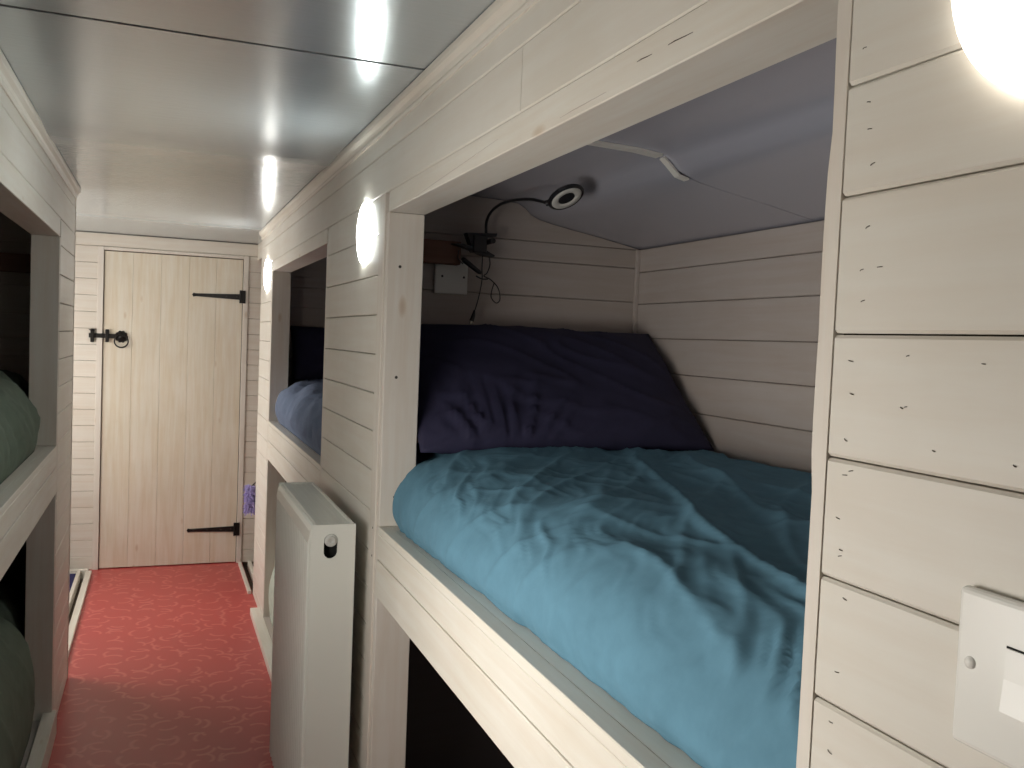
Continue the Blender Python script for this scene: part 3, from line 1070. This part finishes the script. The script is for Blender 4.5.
def pillow(name, label, mat, cen, ex, ey, hx, hy, th, seed, amp=1.0, nx=70, ny=50):
    """cen centre, ex/ey unit axes of the pillow plane, hx/hy half sizes, th half thickness"""
    ex, ey, cen = Vector(ex).normalized(), Vector(ey).normalized(), Vector(cen)
    ey = (ey - ex * ey.dot(ex)).normalized()
    ez = ex.cross(ey)
    bm = B()
    grid = {}
    for sgn in (1, -1):
        for i in range(nx + 1):
            for j in range(ny + 1):
                a, c = -1 + 2 * i / nx, -1 + 2 * j / ny
                bd = i in (0, nx) or j in (0, ny)
                if bd and sgn < 0:
                    grid[(sgn, i, j)] = grid[(1, i, j)]
                    continue
                pin = 1 - 0.05 * (1 - abs(a)) ** 1.0 * abs(c) ** 6
                pin2 = 1 - 0.02 * (1 - abs(c)) * abs(a) ** 6
                h = th * (max(0, 1 - abs(a) ** 4) ** 0.6) * (max(0, 1 - abs(c) ** 3.2) ** 0.6)
                r = math.hypot(a, c)
                # radiating gathers low on the left side + soft dents
                ang = math.atan2(c + 1.5, a + 0.5)
                g = max(0, 1 - abs(noise.noise(Vector((ang * 7, r * 0.9 + seed, seed)))) * 2.4) ** 3
                fall = math.exp(-(((a + 0.55) / 0.55) ** 2 + ((c + 0.75) / 0.45) ** 2))
                g2 = max(0, 1 - abs(noise.noise(Vector((a * 3 + c * 2.5, c * 1.1 - a, seed + 5)))) * 2.6) ** 4
                hh = h + (0 if bd else (amp * (0.020 * g * fall + 0.007 * g2 - 0.004 + 0.012 * noise.noise(Vector((a * 1.6, c * 1.6, seed)))) * min(1, h / (th * 0.4))))
                p = cen + ex * (a * hx * pin2) + ey * (c * hy * pin) + ez * (sgn * hh)
                grid[(sgn, i, j)] = bm.verts.new(p)
    for sgn in (1, -1):
        for i in range(nx):
            for j in range(ny):
                f = [grid[(sgn, i, j)], grid[(sgn, i + 1, j)], grid[(sgn, i + 1, j + 1)], grid[(sgn, i, j + 1)]]
                if sgn < 0:
                    f.reverse()
                bm.faces.new(f)
    o = obj(name, bm, mat, loc=cen, smooth=True)
    tag(o, label, 'pillow')
    return o


pillow('pillow', 'large navy pillow propped against the foot panel of the nearest right bunk', M_NAVY,
       (0.993, 2.258, 1.316), (1, -0.05, 0.006), (0, 0.80, 0.60), 0.400, 0.258, 0.062, 2.2)
pillow('pillow', 'navy pillow standing in the dark upper bunk beyond the radiator', M_NAVY,
       (0.98, 4.82, 1.33), (1, 0, 0), (0, 0.35, 1), 0.34, 0.15, 0.05, 5.2, nx=30, ny=24)

# ================================================================== RADIATOR
RX0, RX1, RY0, RY1, RZ0, RZ1 = 0.345, 0.460, 2.193, 2.850, 0.115, 0.966
rad = thing('radiator', 'white panel radiator with top grille standing off the right corridor wall', 'radiator', ((RX0 + RX1) / 2, (RY0 + RY1) / 2, 0))
bm = B()
# front panel with pressed vertical flutes and a rounded shoulder
n = 20
x_f = RX0
prof_f = []
y_a, y_b = RY0 + 0.018, RY1 - 0.018
outer = [(x_f + 0.001, RY0 + 0.006)]
for i in range(n):
    c0 = y_a + (y_b - y_a) * (i + 0.15) / n
    c1 = y_a + (y_b - y_a) * (i + 0.85) / n
    w_ = (c1 - c0)
    outer += [(x_f + 0.006, c0 + w_ * 0.0), (x_f + 0.0005, c0 + w_ * 0.30), (x_f + 0.0005, c0 + w_ * 0.70), (x_f + 0.006, c1)]
outer += [(x_f + 0.001, RY1 - 0.006)]
inner = [(x_f + 0.012, RY1 - 0.006), (x_f + 0.012, RY0 + 0.006)]
prism(bm, outer + inner, 'Z', RZ0, RZ1 - 0.045)
prism(bm, [(x_f + 0.0008, RZ1 - 0.044), (x_f + 0.0005, RZ1 - 0.040), (x_f + 0.0042, RZ1 - 0.016), (x_f + 0.010, RZ1 - 0.006), (x_f + 0.017, RZ1 - 0.004), (x_f + 0.017, RZ1 - 0.044)], 'Y', RY0 + 0.004, RY1 - 0.004)
obj('front_panel', bm, M_RAD, rad, sharp=30)
bm = B()
box(bm, RX1 - 0.014, RX1 - 0.002, RY0 + 0.006, RY1 - 0.006, RZ0, RZ1 - 0.012, 0.003)
obj('rear_panel', bm, M_RAD, rad)
# side cheeks : near one has the valve slot
def cheek(y0, y1, slot):
    bm = B()
    x0, x1, z0, z1 = RX0 + 0.006, RX1, RZ0 + 0.004, RZ1 + 0.001
    if not slot:
        box(bm, x0, x1, y0, y1, z0, z1, 0.003)
        return bm
    cx_, r_ = 0.399, 0.0165
    zt, zb = 0.928, 0.900
    hole = []
    for t in range(13):
        a = math.pi * t / 12
        hole.append((cx_ + r_ * math.cos(a), zt + r_ * math.sin(a)))
    for t in range(13):
        a = math.pi + math.pi * t / 12
        hole.append((cx_ + r_ * math.cos(a), zb + r_ * math.sin(a)))
    k = len(hole)
    outer_ = []
    for hx, hz in hole:
        dx_, dz_ = hx - cx_, hz - (zt + zb) / 2
        s_ = min((x1 - cx_) / dx_ if dx_ > 1e-6 else ((x0 - cx_) / dx_ if dx_ < -1e-6 else 1e9),
                 (z1 - (zt + zb) / 2) / dz_ if dz_ > 1e-6 else 1e9, (0.090) / -dz_ if dz_ < -1e-6 else 1e9)
        outer_.append((cx_ + dx_ * s_, (zt + zb) / 2 + dz_ * s_))
    for yy in (y0, y1):
        hv = [bm.verts.new((a, yy, c)) for a, c in hole]
        ov = [bm.verts.new((a, yy, c)) for a, c in outer_]
        for i in range(k):
            bm.faces.new((hv[i], hv[(i + 1) % k], ov[(i + 1) % k], ov[i]))
        if yy == y0:
            h0, o0_ = hv, ov
        else:
            for i in range(k):
                bm.faces.new((h0[i], h0[(i + 1) % k], hv[(i + 1) % k], hv[i]))
                bm.faces.new((o0_[i], o0_[(i + 1) % k], ov[(i + 1) % k], ov[i]))
    zm = (zt + zb) / 2 - 0.090
    # corner fillers so that the outline is a full rectangle
    for (ax_, sx) in ((x1, 1), (x0, -1)):
        for zc in (z1, zm):
            pts_ = [p for p in outer_ if (p[0] - cx_) * sx > 0 and (abs(p[0] - ax_) < 1e-5 or abs(p[1] - zc) < 1e-5) and (p[1] - (zt + zb) / 2) * (zc - (zt + zb) / 2) > 0]
            a = [p for p in pts_ if abs(p[0] - ax_) < 1e-5]
            c = [p for p in pts_ if abs(p[1] - zc) < 1e-5]
            if a and c:
                pa = max(a, key=lambda p: abs(p[1] - (zt + zb) / 2))
                pc = max(c, key=lambda p: abs(p[0] - cx_))
                prism(bm, [pa, (ax_, zc), pc], 'Y', y0, y1)
    box(bm, x0, x1, y0, y1, z0, zm)
    return bm


obj('side_cheek', cheek(RY0, RY0 + 0.004, True), M_RAD, rad)
obj('side_cheek', cheek(RY1 - 0.004, RY1, False), M_RAD, rad)
# rolled top edge and grille of slats
bm = B()
box(bm, RX0 + 0.018, RX0 + 0.026, RY0 + 0.004, RY1 - 0.004, RZ1 - 0.012, RZ1, 0.002, 2)
box(bm, RX1 - 0.010, RX1 - 0.0005, RY0 + 0.004, RY1 - 0.004, RZ1 - 0.012, RZ1, 0.002, 2)
box(bm, RX0 + 0.018, RX1 - 0.0005, RY0 + 0.0045, RY0 + 0.012, RZ1 - 0.010, RZ1 + 0.0005, 0.001)
box(bm, RX0 + 0.018, RX1 - 0.0005, RY1 - 0.012, RY1 - 0.0045, RZ1 - 0.010, RZ1 + 0.0005, 0.001)
ns = 46
for i in range(ns):
    y = RY0 + 0.012 + (RY1 - RY0 - 0.024) * (i + 0.5) / ns
    box(bm, RX0 + 0.026, RX1 - 0.010, y - 0.0058, y + 0.0058, RZ1 - 0.006, RZ1 - 0.003)
for i in range(4):
    x = RX0 + 0.026 + (i + 1) * 0.0155
    box(bm, x - 0.0015, x + 0.0015, RY0 + 0.006, RY1 - 0.006, RZ1 - 0.0065, RZ1 - 0.0022)
obj('top_grille', bm, M_RAD, rad)
bm = B()
box(bm, RX0 + 0.013, RX1 - 0.015, RY0 + 0.03, RY1 - 0.03, RZ0 + 0.03, RZ1 - 0.05)
obj('convector_core', bm, M_DARKHOLE, rad)
bm = B()
lathe(bm, [(0.0, 0.004), (0.0045, 0.004), (0.005, 0.007), (0.0100, 0.008), (0.0115, 0.004), (0.0150, 0.003), (0.0160, -0.002), (0.0160, -0.028), (0, -0.028)], (0.399, RY0 - 0.001, 0.9285), (0, -1, 0), 26)
obj('bleed_valve', bm, M_VALVE, rad, smooth=True, sharp=35)
for y in (RY0 + 0.30, RY1 - 0.12):
    bm = B()
    box(bm, RX1 - 0.001, WR - 0.0005, y - 0.015, y + 0.015, 0.40, 0.70)
    obj('wall_bracket', bm, M_RAD, rad)
for y in (RY0 + 0.05, RY1 - 0.05):
    bm = B()
    tube(bm, [(0.415, y, 0.0), (0.415, y, RZ0 + 0.04)], 0.0075, 12)
    obj('feed_pipe', bm, M_CHROME, rad)

# ================================================================== WALL LAMPS
def wall_lamp(y, z, label, mat, R=0.080, depth=0.015, side=1):
    WX = WR if side > 0 else WL
    AX = (-side, 0, 0)
    root = thing('wall_lamp', label, 'wall light', (WX, y, z), 'round wall lights along the corridor')
    bm = B()
    lathe(bm, [(0, 0.0005), (R * 0.90, 0.0005), (R * 0.90, 0.0055), (0, 0.0055)], (WX, y, z), AX, 48)
    obj('lamp_base', bm, M_WPLASTIC, root, smooth=True, sharp=40)
    bm = B()
    pr = [(R * 0.90, 0.003), (R * 0.99, 0.004)]
    for t in range(1, 13):
        a = t / 12 * math.pi / 2
        pr.append((R * math.cos(a) if t < 12 else 0.0, 0.005 + (depth - 0.005) * math.sin(a)))
    lathe(bm, pr, (WX, y, z), AX, 48)
    obj('glass_dome', bm, mat, root, smooth=True)
    return root


wall_lamp(0.378, 1.683, 'lit round wall light at the top right corner, nearest of the three', M_GLOW_NEAR, R=0.095, depth=0.030)
wall_lamp(2.375, 1.703, 'lit round wall light on the boards left of the teal bunk, middle of the three', M_GLOW_COOL)
wall_lamp(4.72, 1.722, 'lit round wall light on the far post, farthest of the three', M_GLOW)

# ================================================================== LIGHT SWITCH
sw = thing('light_switch', 'white double light switch on the near right boarding below the wall light', 'light switch', (WR, 0.362, 1.229))
SY1 = 0.4345
bm = B()
box(bm, WR - 0.010, WR - 0.0005, SY1 - 0.146, SY1, 1.181, 1.284, 0.004, 3)
obj('switch_plate', bm, M_WPLASTIC, sw)
for y in (SY1 - 0.039, SY1 - 0.085):
    bm = B()
    box(bm, WR - 0.0108, WR - 0.0102, y - 0.0225, y + 0.0005, 1.2150, 1.2560)
    fr = obj('rocker_surround', bm, M_DARKHOLE, sw)
    bm = B()
    prism(bm, [(WR - 0.0105, 1.2160), (WR - 0.0150, 1.2160), (WR - 0.0128, 1.236), (WR - 0.0122, 1.2550), (WR - 0.0105, 1.2550)], 'Y', y - 0.0215, y - 0.0005)
    obj('rocker', bm, M_WPLASTIC, sw)
for y in (SY1 - 0.0125, SY1 - 0.1335):
    bm = B()
    lathe(bm, [(0.0042, 0), (0.0038, 0.0012), (0.0, 0.0024)], (WR - 0.010, y, 1.2365), (-1, 0, 0), 16)
    obj('screw_cap', bm, M_WPLASTIC, sw, smooth=True)

# ================================================================== BLANK PLATE inside the bunk
bpx = thing('blanking_plate', 'white square blanking plate on the foot panel above the navy pillow', 'wall plate', (0.785, 2.532, 1.614))
bm = B()
box(bm, 0.735, 0.835, 2.532 - 0.011, 2.5317, 1.564, 1.663, 0.003, 2)
obj('plate', bm, M_WPLASTIC, bpx)
for x in (0.757, 0.823):
    bm = B()
    lathe(bm, [(0.0035, 0), (0.003, 0.0008), (0, 0.001)], (x, 2.5210, 1.614), (0, -1, 0), 12)
    obj('screw', bm, M_SCREW, bpx)

# ================================================================== CLAMP LAMP
cl = thing('clamp_lamp', 'black clip-on gooseneck reading lamp with a ring head inside the teal bunk', 'lamp', (0.845, 2.48, 1.66))


def ray(px, py, y):
    d = _fwd + CR * ((px - 512) / FPX) - CU * ((py - 384) / FPX)
    return EYE + d * (y * KD / d.y)


def sc(x, z):
    return ((x) * KD, EYE.z + (z - EYE.z) * KD)


bm = B()
# two jaws and the spring body
prism(bm, [sc(*p) for p in [(0.688, 1.692), (0.766, 1.696), (0.764, 1.688), (0.742, 1.684), (0.738, 1.664), (0.700, 1.664)]], 'Y', 2.452, 2.486)
obj('upper_jaw', bm, M_BPLASTIC, cl)
bm = B()
prism(bm, [sc(*p) for p in [(0.680, 1.664), (0.735, 1.655), (0.762, 1.642), (0.760, 1.638), (0.735, 1.640), (0.700, 1.652), (0.655, 1.664)]], 'Y', 2.452, 2.486)
obj('lower_jaw', bm, M_BPLASTIC, cl)
bm = B()
box(bm, 0.823, 0.866, 2.448, 2.484, 1.682, 1.734, 0.003)
obj('clamp_body', bm, M_BPLASTIC, cl)
bm = B()
lathe(bm, [(0, 0), (0.008, 0), (0.008, 0.05), (0, 0.05)], (0.880, 2.440, 1.718), (0, 1, 0), 16)
obj('clamp_knob', bm, M_BPLASTIC, cl)
neck = [ray(486, 234, 2.112), ray(486.5, 222, 2.10), ray(491, 212, 2.06), ray(501, 204, 1.99), ray(516, 200, 1.90), ray(532, 199.5, 1.83), ray(547, 203, 1.775)]
bm = B()
tube(bm, smoothpath(neck, 6), 0.0042, 10)
obj('gooseneck', bm, M_BPLASTIC, cl, smooth=True)
hc = ray(566, 197, 1.745)
toc = (EYE - hc).normalized()
mn = (CR * 0.42 - CU * 0.91)
hn = (toc * 0.36 + mn * 0.90).normalized()
bm = B()
lathe(bm, [(0, 0.0030), (0.0213, 0.0046), (0.0213, -0.0046), (0.0425, -0.0069), (0.0471, -0.0023), (0.0471, 0.0034), (0.0431, 0.0063), (0.0397, 0.0046)], hc, hn, 48)
obj('lamp_head', bm, M_BPLASTIC, cl, smooth=True, sharp=40)
bm = B()
lathe(bm, [(0.0397, 0.0040), (0.0379, 0.0069), (0.0253, 0.0069), (0.0213, 0.0040)], hc, hn, 48)
obj('ring_diffuser', bm, M_STRIP, cl, smooth=True, label='pale ring diffuser')
mj = (hc - neck[-1])
bm = B()
tube(bm, [neck[-1] - mj * 0.05, neck[-1] + mj * 0.12], 0.0075, 12)
obj('head_joint', bm, M_BPLASTIC, cl)
bm = B()
pts_ = [ray(483, 252, 2.11), ray(482, 268, 2.11), ray(482, 280, 2.108), ray(479, 296, 2.10), ray(475, 310, 2.10)]
tube(bm, smoothpath(pts_, 5), 0.0016, 6)
pts_ = [ray(488, 252, 2.112), ray(490, 264, 2.11), ray(487, 273, 2.11), ray(484, 276, 2.108), ray(491, 280, 2.10), ray(498, 288, 2.10), ray(500, 299, 2.10), ray(496, 303, 2.10), ray(491, 296, 2.10), ray(494, 283, 2.10)]
tube(bm, smoothpath(pts_, 6), 0.0017, 6)
pts_ = [ray(459, 250, 2.112), ray(458, 258, 2.11), ray(463, 264, 2.108)]
tube(bm, smoothpath(pts_, 5), 0.0016, 6)
pts_ = [ray(476, 276, 2.104), ray(482, 279, 2.104), ray(488, 279, 2.104)]
tube(bm, smoothpath(pts_, 5), 0.0022, 6)
obj('cable', bm, M_BPLASTIC, cl, smooth=True)
bm = B()
tube(bm, [ray(462, 258, 2.106), ray(464, 260, 2.106), ray(479, 272, 2.104), ray(481, 273.5, 2.104)], [0.004, 0.0078, 0.0066, 0.004], 10)
obj('inline_switch', bm, M_BPLASTIC, cl, smooth=True)
bm = B()
tube(bm, [ray(474.5, 310, 2.10), ray(473.5, 315, 2.10), ray(471.5, 321, 2.10)], [0.0025, 0.0055, 0.0070], 10)
obj('plug', bm, M_BPLASTIC, cl)
bm = B()
tube(bm, [ray(471.4, 321.5, 2.10), ray(470.8, 324, 2.10)], 0.0045, 8)
obj('plug_tip', bm, M_CHROME, cl)

# ================================================================== LILAC DUSTER
du = thing('duster', 'fluffy lilac duster hanging beyond the far white post', 'duster', (0.468, 5.046, 0.45))
bm = B()
cz, cxx, cyy = 0.525, 0.476, 5.058
lathe(bm, [(0, -0.075), (0.012, -0.07), (0.018, -0.03), (0.020, 0.02), (0.012, 0.06), (0, 0.07)], (cxx, cyy, cz), (0, 0, 1), 14)
for k in range(420):
    a = random.uniform(0, 2 * math.pi)
    h_ = random.uniform(-0.075, 0.07)
    rr = 0.013 + random.uniform(0, 0.005)
    b0 = Vector((cxx + rr * math.cos(a) * .6, cyy + rr * math.sin(a) * .6, cz + h_))
    ln = random.uniform(0.018, 0.030)
    d = Vector((math.cos(a), math.sin(a), random.uniform(-0.9, 0.2))) * ln
    p1 = b0 + d * 0.6 + Vector((random.uniform(-1, 1), random.uniform(-1, 1), random.uniform(-1, 1))) * 0.003
    tube(bm, [b0, p1, b0 + d + Vector((0, 0, -0.005))], [0.0026, 0.0034, 0.0022], 5)
obj('duster_head', bm, M_LILAC, du)
bm = B()
tube(bm, [(cxx, cyy, cz + 0.06), (cxx + 0.028, cyy - 0.006, cz + 0.09), (0.520, 5.036, cz + 0.16)], 0.0035, 8)
obj('duster_handle', bm, M_BPLASTIC, du)
